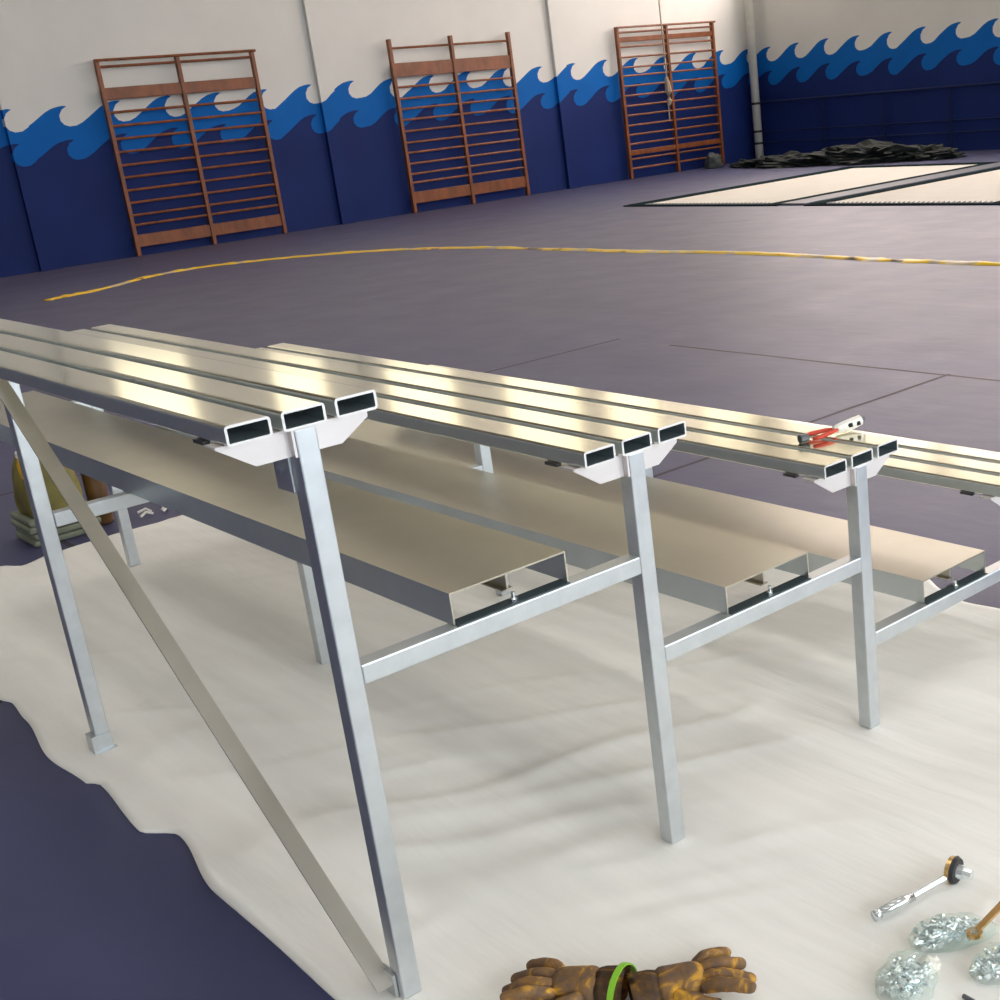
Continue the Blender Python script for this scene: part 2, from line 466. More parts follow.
# ------------------------------------------------------------------ bleacher
SX = [.8079, 1.5012, 2.1846, 2.875]; SZ = [1.1629, .9438, .7366, .500]
LX = [.9259, 1.6184, 2.3044, 2.994]; BZ = [.6901, .4735, .2611]
FX = [1.1693, 1.8603, 2.5556]; FW = .2723; FH = .0649
TW, TH, TP = .0785, .0341, .0981
Y0, YE = 2.005, 5.275
FR = [2.0121, 3.64, 5.225]; LW = .0397; LD = .0385
CT = .0045   # thickness of the sheet the legs stand on
bl = empty('bleacher', (1.9, 3.6, 0))
tag(bl, 'four tier bleacher of silver metal frames with hollow aluminium seat and foot planks', 'bleacher')
for r in range(4):
    for t in range(3):
        x = SX[r] + t * TP
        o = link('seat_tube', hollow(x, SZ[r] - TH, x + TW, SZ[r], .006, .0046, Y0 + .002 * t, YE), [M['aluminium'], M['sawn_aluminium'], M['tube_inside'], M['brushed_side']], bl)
for r in range(3):
    x0, x1, zb, zt = FX[r], FX[r] + FW, BZ[r] + .001, BZ[r] + FH
    bm = bmesh.new(); t = .0035
    ya, yb = 2.026, YE
    add_prism(bm, [(x0, zb), (x0, zt), (x1, zt), (x1, zb), (x1 - t, zb), (x1 - t, zt - t), (x0 + t, zt - t), (x0 + t, zb)], 1, ya, yb)
    bm.normal_update()
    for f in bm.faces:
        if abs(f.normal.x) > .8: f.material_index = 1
    fp = link('foot_plank', bm, [M['foot_aluminium'], M['brushed_side']], bl)
    c = (x0 + x1) / 2 + .005
    bm = bmesh.new()
    add_box(bm, (c - .002, ya + .02, zb + .022), (c + .002, yb - .02, zt - t)); add_box(bm, (c - .012, ya + .02, zb + .020), (c + .012, yb - .02, zb + .023))
    link('stiffening_rib', bm, M['foot_aluminium'], fp)
    for y in FR:
        bm = bmesh.new()
        add_cyl(bm, (c, y + .018, BZ[r] + .001), (c, y + .018, BZ[r] + .021), .0045, seg=10); add_cyl(bm, (c, y + .018, BZ[r] + .001), (c, y + .018, BZ[r] + .008), .009, seg=6)
        link('bolt', bm, M['zinc'], fp)
        link('shade_strip', box((x0 + t + .001, y + .004, BZ[r] + .0004), (x1 - t - .001, y + LD - .002, BZ[r] + .0025)), M['shade_strip'], fp)  # added dark strip painting the shade on the beam top under the plank
for fi, y in enumerate(FR):
    for r in range(4):
        top = SZ[r] - TH - .001
        lg = link('leg', box((LX[r], y, CT), (LX[r] + LW, y + LD, top), .003), M['steel'], bl)
        # seat bracket: folded trapezoid plate with a top flange
        bm = bmesh.new()
        a = SX[r] - .012; b = SX[r] + .262; zt = SZ[r] - TH - .001; zb = zt - .046
        for lo, hi, cut0, cut1 in ((a, LX[r] - .001, .062, 0), (LX[r] + LW + .001, b, 0, .055)):
            add_prism(bm, [(lo, zt), (hi, zt), (hi, zt - .012 if cut1 else zb), (hi - cut1, zb), (lo + cut0, zb), (lo, zt - .004 if cut0 else zb)], 1, y + .016, y + .021)
        add_box(bm, (a, y + .021, zt - .004), (LX[r] - .001, y + .055, zt)); add_box(bm, (LX[r] + LW + .001, y + .021, zt - .004), (b, y + .055, zt))
        add_box(bm, (LX[r] - .005, y + .002, zb), (LX[r] - .0005, y + .05, zt))
        link('seat_bracket', bm, M['bracket'], lg)
        # dark clip under the outer edge of the first seat tube
        link('seat_clip', box((SX[r] - .002, y + .085, zt - .007), (SX[r] + .010, y + .125, zt - .001)), M['dark_steel'], lg)
        if r < 3:
            link('cross_beam', box((LX[r] + LW, y, BZ[r] - .0384), (LX[r + 1], y + LD, BZ[r]), .003), M['steel'], bl)
        if r == 0:
            # gusset tab for the diagonal brace
            zz = 1.015 if fi == 0 else 1.06
            tb = bmesh.new()
            add_box(tb, (LX[r] - .006, y + LD - .006, zz), (LX[r] - .001, y + LD + .055, zz + .1), bevel=.002)
            tb_ = link('gusset_tab', tb, M['dark_steel'] if 0 else M['steel'], lg)
            link('bolt', cyl((LX[r] - .013, y + LD + .022, zz + .04), (LX[r] - .006, y + LD + .022, zz + .04), .008, seg=6), M['zinc'], lg)
# foot clip of the second frame's tall leg
bm = bmesh.new()
y = FR[1]
add_box(bm, (LX[0] - .016, y - .018, CT + .001), (LX[0] - .001, y + .03, .055)); add_box(bm, (LX[0] - .016, y - .022, CT), (LX[0] + LW + .006, y - .002, .007))
add_box(bm, (LX[0] - .001, y - .006, .007), (LX[0] + LW, y - .001, .05))
link('foot_clip', bm, M['steel'], bl)
# diagonal brace: flat folded strip from the near leg's foot to the top of the second leg
p0 = Vector((0, 2.034, .034)); p1 = Vector((0, 3.672, 1.128)); d = (p1 - p0).normalized(); nrm = Vector((0, -d.z, d.y))
bm = bmesh.new()
poly = [(p0, 0), (p1, 0)]
def strip(bm, xa, xb, n0, n1):
    q = []
    for x in (xa, xb):
        for p, n in ((p0, n0), (p1, n0), (p1, n1), (p0, n1)):
            v = p + nrm * n; q.append(bm.verts.new((x, v.y, v.z)))
    for f in ((0, 1, 2, 3), (7, 6, 5, 4), (0, 4, 5, 1), (1, 5, 6, 2), (2, 6, 7, 3), (3, 7, 4, 0)): bm.faces.new([q[i] for i in f])
    bmesh.ops.recalc_face_normals(bm, faces=bm.faces[:])
strip(bm, .886, .9245, -.004, 0); strip(bm, .9205, .9245, -.026, -.004)
br = link('diagonal_brace', bm, M['brace_steel'], bl)
bm = bmesh.new()
add_box(bm, (.9185, 2.03, CT), (.9245, 2.10, .055)); add_box(bm, (.925, 2.052, .02), (.927, 2.075, .06))
link('brace_clip', bm, M['steel'], br)
link('bolt', cyl((.915, 2.09, .042), (.9185, 2.09, .042), .008, seg=6), M['zinc'], br)

# ------------------------------------------------------------------ ground sheet
left_pts = [(-1.2, .80), (1.5, .82), (2.13, .838), (2.41, .842), (2.68, .84), (3.0, .889), (3.1, .831), (3.44, .855), (3.48, .832), (3.71, .815), (4.06, .855), (4.23, .868), (4.29, .85), (4.6, .80), (5.2, .84), (5.80, .82)]
right_pts = [(-1.2, 3.3), (1.5, 3.2), (2.2, 3.145), (2.32, 3.13), (2.43, 3.17), (2.56, 3.235), (3.2, 3.2), (4.2, 3.22), (5.8, 3.2)]
def interp(pts, y):
    if y <= pts[0][0]: return pts[0][1]
    for (a, u), (b, v) in zip(pts, pts[1:]):
        if y <= b:
            t = (y - a) / (b - a); t = t * t * (3 - 2 * t); return u + (v - u) * t
    return pts[-1][1]
far_pts = [(.8, 5.80), (1.28, 5.76), (1.34, 5.67), (1.45, 5.72), (1.63, 5.73), (1.9, 5.74), (2.14, 5.76), (3.3, 5.7)]
NXc, NYc = 120, 330
bm = bmesh.new(); grid = []
legs_xy = [(LX[r] + .02, y + .02) for r in range(4) for y in FR]
for j in range(NYc + 1):
    row = []
    v = -1.2 + (5.72 + 1.2) * j / NYc
    a = interp(left_pts, v); b = interp(right_pts, v)
    for i in range(NXc + 1):
        x = a + (b - a) * i / NXc
        yy = v + (interp(far_pts, x) - 5.72) * max(0, (v - 4.5) / 1.22) ** 2
        P = Vector((x, yy, 0))
        h = .017 * max(0, noise.noise(P * 1.7 + Vector((3, 1, 5))) + .1) + .010 * abs(noise.noise(Vector((x * 2.2 + yy * .8, yy * 1.0 - x * 1.5, 2))))
        rid = noise.noise(Vector((x * 1.1 - yy * .9, (x * .7 + yy) * 4.2, 7.0)))
        h += .011 * max(0, 1 - abs(rid) * 5) * max(0, noise.noise(P * .9) + .45)
        h += .0020 * math.sin((x * .55 + yy) * 58 + 3 * noise.noise(P * 2)) * max(0, noise.noise(P * 1.3 + Vector((9, 0, 0))) + .15)
        e = min(i, NXc - i) / 6.0; e = min(1, e, (NYc - j) / 6.0 + .15)
        h = max(h, -0.002) * (0.35 + .65 * min(1, e))
        dl = min((x - lx) ** 2 + (yy - ly) ** 2 for lx, ly in legs_xy) ** .5
        h *= max(0.0, min(1, (dl - .05) / .14))
        row.append(bm.verts.new((x, yy, .0035 + max(0, h))))
    grid.append(row)
for j in range(NYc):
    for i in range(NXc): bm.faces.new((grid[j][i], grid[j][i + 1], grid[j + 1][i + 1], grid[j + 1][i]))
rim = [v for v in grid[0]] + [grid[j][-1] for j in range(1, NYc + 1)] + [v for v in grid[-1][-2::-1]] + [grid[j][0] for j in range(NYc - 1, 0, -1)]
low = [bm.verts.new((v.co.x, v.co.y, .0005)) for v in rim]
for k in range(len(rim)):
    j = (k + 1) % len(rim); bm.faces.new((rim[j], rim[k], low[k], low[j]))
tag(link('ground_sheet', bm, M['cloth'], None, (2, 3, 0), True), 'large wrinkled white sheet spread on the navy floor under the bleacher', 'ground sheet')

# ------------------------------------------------------------------ wall bars
BARS = [
    (7.295, 9.608, 2.71, [2.61, 2.0, 1.816, 1.64, 1.46, 1.28, 1.11, .93, .755, .58, .443], [(2.17, 2.33), (.13, .305)], True, 'reddish wooden wall bars, leftmost of the three climbing racks on the wave mural wall'),
    (11.98, 14.331, 2.74, [2.60, 2.0, 1.82, 1.66, 1.49, 1.31, 1.13, .97, .795, .63, .49], [(2.155, 2.37), (.155, .34)], False, 'reddish wooden wall bars in the middle of three, post tops standing above the top rung'),
    (16.77, 19.198, 2.71, [2.61, 2.36, 2.18, 2.0, 1.85, 1.67, 1.5, 1.32, 1.15, .97, .80, .635, .36, .19], [(2.44, 2.53), (.43, .52)], True, 'reddish wooden wall bars nearest the room corner with a rope hanging in front')]
def board_height(b): return b
for xa, xb, h, rungs, boards, front, lab in BARS:
    w = empty('wall_bars', ((xa + xb) / 2, 19.87, 0))
    tag(w, lab, 'wall bars', 'wooden wall bars along the mural wall')
    yb0, yf = YF - .075, 19.80
    px = [xa, (xa + xb) / 2, xb]
    for x in px:
        pb = bmesh.new()
        add_box(pb, (x - .028, yf, .006 if True else 0), (x + .028, yb0, h), bevel=.006)
        link('post', pb, M['wood'], w)
    for k in range(2):
        L, Rr = px[k] + .028, px[k + 1] - .028
        for z in rungs:
            link('rung', cyl((L - .01, yf + .032, z), (Rr + .01, yf + .032, z), .019, seg=10), M['wood'], w)
        for za, zb in boards:
            bb = bmesh.new(); add_box(bb, (L - .006, yf + .018, za), (Rr + .006, yf + .045, zb), bevel=.006)
            link('board', bb, M['wood'], w)
    if front:
        link('top_rail', cyl((xa - .04, yf - .02, h - .015), (xb + .04, yf - .02, h - .015), .020, seg=10), M['wood'], w)

# rope in front of the corner bars
bm = bmesh.new()
add_tube(bm, [(17.68, 19.62, ZC - .01), (17.68, 19.62, 5), (17.69, 19.62, 3), (17.70, 19.62, 2), (17.70, 19.62, 1.75)], .014, 6)
rp = tag(link('hanging_rope', bm, M['rope'], None, (17.7, 19.62, 1.0)), 'thin rope hanging from the ceiling, its end bundled before the corner wall bars', 'rope')
bm = bmesh.new()
add_tube(bm, [(17.70, 19.62, 1.76), (17.71, 19.62, 1.66), (17.72, 19.62, 1.5), (17.72, 19.62, 1.34), (17.70, 19.62, 1.26)], [.03, .05, .065, .055, .03], 8)
add_tube(bm, [(17.69, 19.62, 1.27), (17.68, 19.62, 1.1), (17.68, 19.62, .98)], .013, 6)
link('tied_bundle', bm, M['rope'], rp)

# pole at the corner
pl = tag(link('pole', cyl((20.1, 19.68, 0), (20.1, 19.68, ZC), .085, seg=20), M['pole'], None, (20.1, 19.68, 0), True), 'off-white round pole from floor to ceiling in the room corner', 'pole')
for z in (1.10, .56, .33): link('band', cyl((20.1, 19.68, z - .022), (20.1, 19.68, z + .022), .089, seg=20), M['black'], pl)

# railing in front of the right wall
rl = empty('railing', (20.2, 12, 0))
tag(rl, 'low dark navy railing of thin rails and posts along the right mural wall', 'railing')
for z, r in ((1.11, .024), (.54, .014), (.33, .014)):
    link('rail', cyl((20.24, YN + .6, z), (20.24, 19.9, z), r, seg=10), M['rail'], rl)
for k in range(12):
    y = 18.02 - 1.5 * k
    link('post', box((20.22, y - .02, 0), (20.26, y + .02, 1.09)), M['rail'], rl)

# ------------------------------------------------------------------ trampolines
def trampoline(y0, y1, x0, x1, lab, left_w, right_w):
    t = empty('trampoline', ((x0 + x1) / 2, (y0 + y1) / 2, 0))
    tag(t, lab, 'trampoline', 'trampolines sunk near the far corner')
    bm = bmesh.new(); n = 16; g = []
    for j in range(n + 1):
        row = []
        for i in range(n + 1):
            u, v = i / n, j / n
            z = .016 - .012 * (1 - (2 * u - 1) ** 4) * (1 - (2 * v - 1) ** 4) * .5
            row.append(bm.verts.new((x0 + (x1 - x0) * u, y0 + (y1 - y0) * v, z)))
        g.append(row)
    for j in range(n):
        for i in range(n): bm.faces.new((g[j][i], g[j][i + 1], g[j + 1][i + 1], g[j + 1][i]))
    link('jumping_bed', bm, M['bed'], t, smooth=True)
    f = bmesh.new(); fx = .16
    add_box(f, (x0 - fx, y0 - right_w, .001), (x0 - .05, y1 + left_w, .016))
    add_box(f, (x1 + .03, y0 - right_w, .001), (x1 + fx * 1.6, y1 + left_w, .025))
    add_box(f, (x0 - .05, y1 + .03, .001), (x1 + .03, y1 + left_w, .02))
    add_box(f, (x0 - .05, y0 - right_w, .001), (x1 + .03, y0 - .03, .02))
    link('frame', f, M['pad_dark'], t)
    for k in range(34):
        y = y0 + (y1 - y0) * (k + .5) / 34
        link('spring', cyl((x0 - .06, y, .013), (x0 + .03, y, .018), .010, seg=6), M['dark_steel'], t)
    return t
trampoline(12.50, 14.98, 12.90, 17.5, 'cream bedded trampoline nearer the wall bars, set low in the floor', .34, .26)
trampoline(9.02, 11.50, 12.90, 17.5, 'cream bedded trampoline to the right, cut by the photo edge, set low in the floor', .26, .2)
tag(link('floor_strip', box((12.8, 11.79, .001), (17.7, 12.21, .028)), M['pad_grey'], None, (15, 12, 0)), 'grey vinyl strip lying between the two cream trampolines', 'floor strip')

# ------------------------------------------------------------------ tarpaulin heap and small bag
def lump(name, c, rx, ry, rz, mat, seed, rough=.35, sub=4, rot=0.0):
    bm = bmesh.new()
    bmesh.ops.create_icosphere(bm, subdivisions=sub, radius=1.0)
    R_ = Matrix.Rotation(rot, 3, 'Z')
    for v in bm.verts:
        p = v.co.copy()
        k = 1 + rough * noise.noise(p * 2.1 + Vector((seed, 0, 0))) + rough * .7 * (abs(noise.noise(p * 5 + Vector((0, seed, 0)))) * 2 - .6)
        q = R_ @ Vector((p.x * rx * k, p.y * ry * k, 0))
        v.co = Vector((c[0] + q.x, c[1] + q.y, max(0.004, (p.z * .75 + .3) * rz * k)))
    return bm
bm = lump('t', (18.75, 15.75), .55, 1.25, .29, M['tarp'], 3.0)
me_t = lump('t', (18.55, 17.3), .45, 1.0, .20, M['tarp'], 8.0)
tmp = bpy.data.meshes.new('t'); me_t.to_mesh(tmp); me_t.free(); bm.from_mesh(tmp); bpy.data.meshes.remove(tmp)
me_t = lump('t', (18.9, 14.6), .35, .7, .20, M['tarp'], 5.0)
tmp = bpy.data.meshes.new('t'); me_t.to_mesh(tmp); me_t.free(); bm.from_mesh(tmp); bpy.data.meshes.remove(tmp)
me_t = lump('t', (18.55, 18.35), .25, .6, .12, M['tarp'], 6.0)
tmp = bpy.data.meshes.new('t'); me_t.to_mesh(tmp); me_t.free(); bm.from_mesh(tmp); bpy.data.meshes.remove(tmp)
tag(link('tarpaulin', bm, M['tarp'], None, (18.7, 16, 0)), 'heap of crumpled dark green and black tarpaulin behind the left trampoline', 'tarpaulin')
tag(link('bag', lump('b', (18.55, 19.42), .17, .17, .27, M['grey_bag'], 2.0, .15), M['grey_bag'], None, (18.55, 19.42, 0), True), 'small dark grey bag on the floor at the foot of the corner wall bars', 'bag')
tag(link('floor_marker', cyl((19.3, 14.75, .001), (19.3, 14.75, .07), .07, .02, 12), M['red'], None, (19.3, 14.75, 0)), 'tiny red marker on the floor beyond the left trampoline', 'marker')

# ------------------------------------------------------------------ yellow tape on the floor
tp = [(4.712, 15.87), (4.883, 15.955), (5.382, 16.088), (6.186, 16.625), (6.863, 16.704), (7.399, 16.405), (7.879, 15.978), (8.293, 15.434), (8.633, 14.787), (8.967, 13.516),
      (9.018, 12.019), (9.063, 10.708), (9.158, 9.608), (9.138, 8.522), (9.054, 7.618), (9.04, 7.064), (9.028, 6.261), (9.0, 4.8), (8.95, 3.0)]
def catmull(P, n):
    out = []
    P = [P[0]] + P + [P[-1]]
    for i in range(1, len(P) - 2):
        for k in range(n):
            t = k / n; a, b, c, d = (Vector(P[i + o]) for o in (-1, 0, 1, 2))
            out.append(.5 * ((2 * b) + (c - a) * t + (2 * a - 5 * b + 4 * c - d) * t * t + (3 * b - a - 3 * c + d) * t ** 3))
    out.append(Vector(P[-2])); return out
cl = catmull(tp, 14)
bm = bmesh.new(); prev = None
for i, p in enumerate(cl):
    q = cl[min(i + 1, len(cl) - 1)] - cl[max(i - 1, 0)]; q = Vector((q.x, q.y)).normalized(); nn = Vector((-q.y, q.x))
    wd = .060 + .060 * max(-.5, noise.noise(Vector((i * .19, 3, 0)))); lift = .008 + .016 * abs(noise.noise(Vector((i * .21, 8, 0))))
    prof = [(-wd, .002), (-wd * .5, lift + .005), (0, lift + .009), (wd * .5, lift + .006), (wd, .002)]
    ring = [bm.verts.new((p.x + nn.x * a, p.y + nn.y * a, z)) for a, z in prof]
    if prev:
        for k in range(len(ring)): j = (k + 1) % len(ring); bm.faces.new((prev[k], prev[j], ring[j], ring[k]))
    else: bm.faces.new(ring)
    prev = ring
bm.faces.new(prev[::-1])
bmesh.ops.recalc_face_normals(bm, faces=bm.faces[:])
tag(link('barrier_tape', bm, M['tape'], None, (8, 11, 0)), 'long twisted yellow barrier tape lying in a curve across the purple floor', 'tape')

# ------------------------------------------------------------------ things behind the far frame
def lathe(bm, c, prof, seg=20, mi=0):
    rings = [[bm.verts.new((c[0] + r * math.cos(2 * math.pi * k / seg), c[1] + r * math.sin(2 * math.pi * k / seg), z)) for k in range(seg)] for r, z in prof]
    fs = []
    for a, b in zip(rings, rings[1:]):
        for k in range(seg): fs.append(bm.faces.new((a[k], a[(k + 1) % seg], b[(k + 1) % seg], b[k])))
    fs.append(bm.faces.new(rings[0][::-1])); fs.append(bm.faces.new(rings[-1]))
    for f in fs: f.material_index = mi
bm = bmesh.new()
rs = []
NZ = 14
for i in range(NZ + 1):
    t = i / NZ; z = .002 + .12 + .26 * t
    ring = []
    for k in range(32):
        a = 2 * math.pi * k / 32; ca, sa = math.cos(a), math.sin(a)
        sq = 1 / max(abs(ca) ** 4 + abs(sa) ** 4, 1e-6) ** .25
        w = (1 + .05 * math.sin(t * 5) + .10 * noise.noise(Vector((ca * 2, sa * 2, z * 9)))) * (1 - .25 * t ** 3)
        ring.append(bm.verts.new((1.60 + .115 * ca * sq * w, 6.02 + .13 * sa * sq * w, z)))
    rs.append(ring)
for a, b in zip(rs, rs[1:]):
    for k in range(32): bm.faces.new((a[k], a[(k + 1) % 32], b[(k + 1) % 32], b[k]))
bm.faces.new(rs[0][::-1]); bm.faces.new(rs[-1])
can = tag(link('jerrycan', bm, M['olive'], None, (1.60, 6.02, .122), True), 'olive plastic jerrycan with yellow neck and white cap behind the far left legs', 'jerrycan')
for k in range(4):
    bm = bmesh.new(); dx = .008 * math.sin(k * 2.1)
    add_box(bm, (1.46 + dx, 5.89, .0015 + k * .030), (1.745 + dx, 6.16, .0295 + k * .030), bevel=.009)
    nmz = ['bottom', 'second lowest', 'second highest', 'top'][k]
    tag(link('folded_cover', bm, M['sage'], None, (1.6, 6.02, k * .03)), 'sage grey folded cover under the olive jerrycan, %s of four' % nmz, 'folded cover', 'folded covers under the olive jerrycan')
bm = bmesh.new(); add_tube(bm, [(1.54, 5.97, .27), (1.52, 5.95, .32), (1.51, 5.94, .36), (1.51, 5.94, .385)], [.04, .034, .026, .02], 14)
link('neck', bm, M['yellow'], can, smooth=True)
bm = bmesh.new(); lathe(bm, (1.51, 5.94), [(.021, .3855), (.022, .39), (.022, .408), (.018, .414)], 16); link('cap', bm, M['white_cap'], can)
bm = bmesh.new()
lathe(bm, (1.79, 6.0), [(.04, .0015), (.045, .01), (.045, .24), (.036, .29), (.018, .33), (.017, .36)])
tag(link('bottle', bm, M['brown'], None, (1.79, 6.0, 0), True), 'brown bottle standing right of the olive jerrycan, behind the diagonal brace', 'bottle')
bm = bmesh.new()
for k in range(4):
    a = random.uniform(0, 6.28); c_ = Vector((2.02 + random.uniform(-.05, .05), 5.93 + random.uniform(-.04, .04), .008))
    add_tube(bm, [c_, c_ + Vector((math.cos(a) * .03, math.sin(a) * .03, .012)), c_ + Vector((math.cos(a + .5) * .06, math.sin(a + .5) * .06, .002))], .006, 5)
tag(link('plastic_scrap', bm, M['white_cap'], None, (2.02, 5.93, 0)), 'small crumpled white plastic scrap on the floor at the far edge of the sheet', 'scrap')

# ------------------------------------------------------------------ gloves
def skin_mesh(chains, sub=2):
    """chains: list of lists of (point, radius); first chain is the trunk, the others start at a trunk index"""
    me = bpy.data.meshes.new('skin'); verts = []; edges = []; rad = []
    for start, ch in chains:
        prev_i = start
        for p, r in ch:
            verts.append(p); rad.append(r); i = len(verts) - 1
            if prev_i is not None: edges.append((prev_i, i))
            prev_i = i
    me.from_pydata([tuple(v) for v in verts], edges, [])
    o = bpy.data.objects.new('skin', me); COL.objects.link(o)
    o.modifiers.new('s', 'SKIN'); sd = o.modifiers.new('u', 'SUBSURF'); sd.levels = sub; sd.render_levels = sub
    for i, r in enumerate(rad):
        sv = me.skin_vertices[0].data[i]
        sv.radius = r if isinstance(r, tuple) else (r, r); sv.use_root = (i == 0)
    dg = bpy.context.evaluated_depsgraph_get(); dg.update()
    ev = bpy.data.meshes.new_from_object(o.evaluated_get(dg))
    bm = bmesh.new(); bm.from_mesh(ev)
    bpy.data.objects.remove(o); bpy.data.meshes.remove(me); bpy.data.meshes.remove(ev)
    return bm

def glove(origin, ang, flip, label, lift, spread=1.0, curl=(0, 0, 0, 0)):
    """work glove lying on the sheet: cuff at origin, fingers towards ang"""
    ca, sa = math.cos(ang), math.sin(ang)
    def W(u, v, z): return Vector((origin[0] + u * ca - v * flip * sa, origin[1] + u * sa + v * flip * ca, z + lift))
    ch = []
    trunk = [(W(0, 0, .034), (.048, .030)), (W(.035, .0, .034), (.042, .030)), (W(.07, 0, .034), (.044, .029)), (W(.105, 0, .032), (.045, .027))]
    ch.append((None, trunk))
    bm = skin_mesh(ch)
    # fingers: each its own chain rooted inside the palm, joined into the same mesh
    spec = [(.034, .104, .0145, .40), (.012, .108, .015, .14), (-.011, .102, .0145, -.10), (-.033, .088, .013, -.36)]
    for k, (v, L, r, a) in enumerate(spec):
        a *= spread; pts = []
        z = .034
        for s, rr, dz in ((0, r * 1.0, 0), (.35, r * 1.06, .010 + curl[k] * .4), (.62, r * .95, .004 + curl[k]), (.85, r * .85, -.006 + curl[k] * 1.4), (1.0, r * .72, -.012 + curl[k] * 1.7)):
            u = .085 + s * L * math.cos(a); w = v + s * L * math.sin(a)
            pts.append((W(u, w, max(z + dz, rr * .9 + .002)), rr))
        fb_ = skin_mesh([(None, pts)])
        t_ = bpy.data.meshes.new('t'); fb_.to_mesh(t_); fb_.free(); bm.from_mesh(t_); bpy.data.meshes.remove(t_)
    pts = [(W(.035, .030, .034), .016), (W(.062, .058, .034), .0155), (W(.088, .075, .030), .0145), (W(.115, .082, .026), .0125)]
    fb_ = skin_mesh([(None, pts)])
    t_ = bpy.data.meshes.new('t'); fb_.to_mesh(t_); fb_.free(); bm.from_mesh(t_); bpy.data.meshes.remove(t_)
    for v in bm.verts:   # wrinkled leather
        n = noise.noise(v.co * 38) * .0022 + noise.noise(v.co * 80) * .0012
        v.co += v.normal * n
        v.co.z = max(v.co.z, .0075)
    g = tag(link('work_glove', bm, M['leather'], None, (origin[0], origin[1], 0), True), label, 'glove', 'pair of leather work gloves')
    cf = bmesh.new()
    P = [W(-.042, 0, .036), W(-.025, 0, .035), W(0, 0, .034), W(.012, 0, .034)]
    t = Vector((ca, sa, 0)); s_ = Vector((-sa, ca, 0)); prev = None
    for p, (rw, rh) in zip(P, ((.046, .024), (.044, .026), (.043, .027), (.038, .025))):
        ring = []
        for k in range(20):
            a = 2 * math.pi * k / 20; q = p + s_ * rw * math.cos(a) + Vector((0, 0, rh * math.sin(a) * 0.98))
            q.z = max(q.z + .002 * math.sin(5 * a), .0075); ring.append(cf.verts.new(q))
        if prev:
            for k in range(20): cf.faces.new((prev[k], prev[(k + 1) % 20], ring[(k + 1) % 20], ring[k]))
        prev = ring
    bmesh.ops.solidify(cf, geom=cf.faces[:], thickness=.0025)
    link('cuff', cf, M['leather'], g, smooth=True)
    return g
ga = math.atan2(.20, -.16)
g1 = glove((1.186, 1.722), ga, 1, 'worn brown and yellow leather work glove with fingers pointing left', .0, 1.0, (.018, .006, .0, .0))
g2 = glove((1.238, 1.645), ga + math.pi + .38, -1, 'worn brown and yellow leather work glove with fingers pointing right towards the bolts', .0, 1.1, (.012, .0, .0, .0))
bm = bmesh.new()
c0 = Vector((1.207, 1.697, 0)); s_ = Vector((-math.sin(ga - .25), math.cos(ga - .25), 0))
prev = None
for k in range(25):
    a = math.pi * k / 24
    q = c0 + s_ * (.056 * math.cos(a)) + Vector((0, 0, .008 + .0605 * math.sin(a)))
    ax = Vector((math.cos(ga - .25), math.sin(ga - .25), 0)) * .006; rad_ = (s_ * math.cos(a) + Vector((0, 0, math.sin(a)))) * .0015
    ring = [bm.verts.new(q + ax + rad_), bm.verts.new(q - ax + rad_), bm.verts.new(q - ax - rad_), bm.verts.new(q + ax - rad_)]
    if prev:
        for i in range(4): bm.faces.new((prev[i], prev[(i + 1) % 4], ring[(i + 1) % 4], ring[i]))
    else: bm.faces.new(ring)
    prev = ring
bm.faces.new(prev[::-1])
bmesh.ops.recalc_face_normals(bm, faces=bm.faces[:])
tag(link('strap', bm, M['green'], None, (c0.x, c0.y, 0)), 'thin lime green strap tied round the two leather gloves', 'strap')

# ------------------------------------------------------------------ ratchet, spanners and bags of bolts
SH = .010  # working height on top of the sheet
A = Vector((1.682, 1.486, 0)); B = Vector((1.915, 1.440, 0)); d = (B - A).normalized(); n = Vector((-d.y, d.x, 0))
def at(u, v, z): return A + d * u + n * v + Vector((0, 0, z))
L = (B - A).length
rt = empty('ratchet_wrench', (A + B) / 2); rt.location.z = .0
tag(rt, 'chrome ratchet wrench with a round brass-edged head lying on the white sheet', 'ratchet wrench')
bm = bmesh.new(); add_tube(bm, [at(.01, 0, SH + .010), at(.06, 0, SH + .012), at(.10, 0, SH + .012)], [.010, .012, .009], 12); add_tube(bm, [at(.0, 0, SH + .010), at(.012, 0, SH + .010)], .0115, 12)
link('handle', bm, M['zinc'], rt, smooth=True)
link('shaft', cyl(at(.095, 0, SH + .012), at(L - .047, 0.004, SH + .016), .006, .0075), M['zinc'], rt)
hz = SH + .024
hc = at(L - .026, .016, SH + .022); ax = (-n * .93 + d * .36).normalized()
link('brass_collar', cyl(hc, hc + ax * .011, .027, .029, 24), M['brass'], rt)
link('ratchet_head', cyl(hc + ax * .0112, hc + ax * .019, .030, .026, 24), M['black'], rt)
bm = bmesh.new(); add_cyl(bm, hc + ax * .0192, hc + ax * .032, .016, .014, 12); add_cyl(bm, hc + ax * .032, hc + ax * .050, .011, .011, 8)
link('socket', bm, M['zinc'], rt)

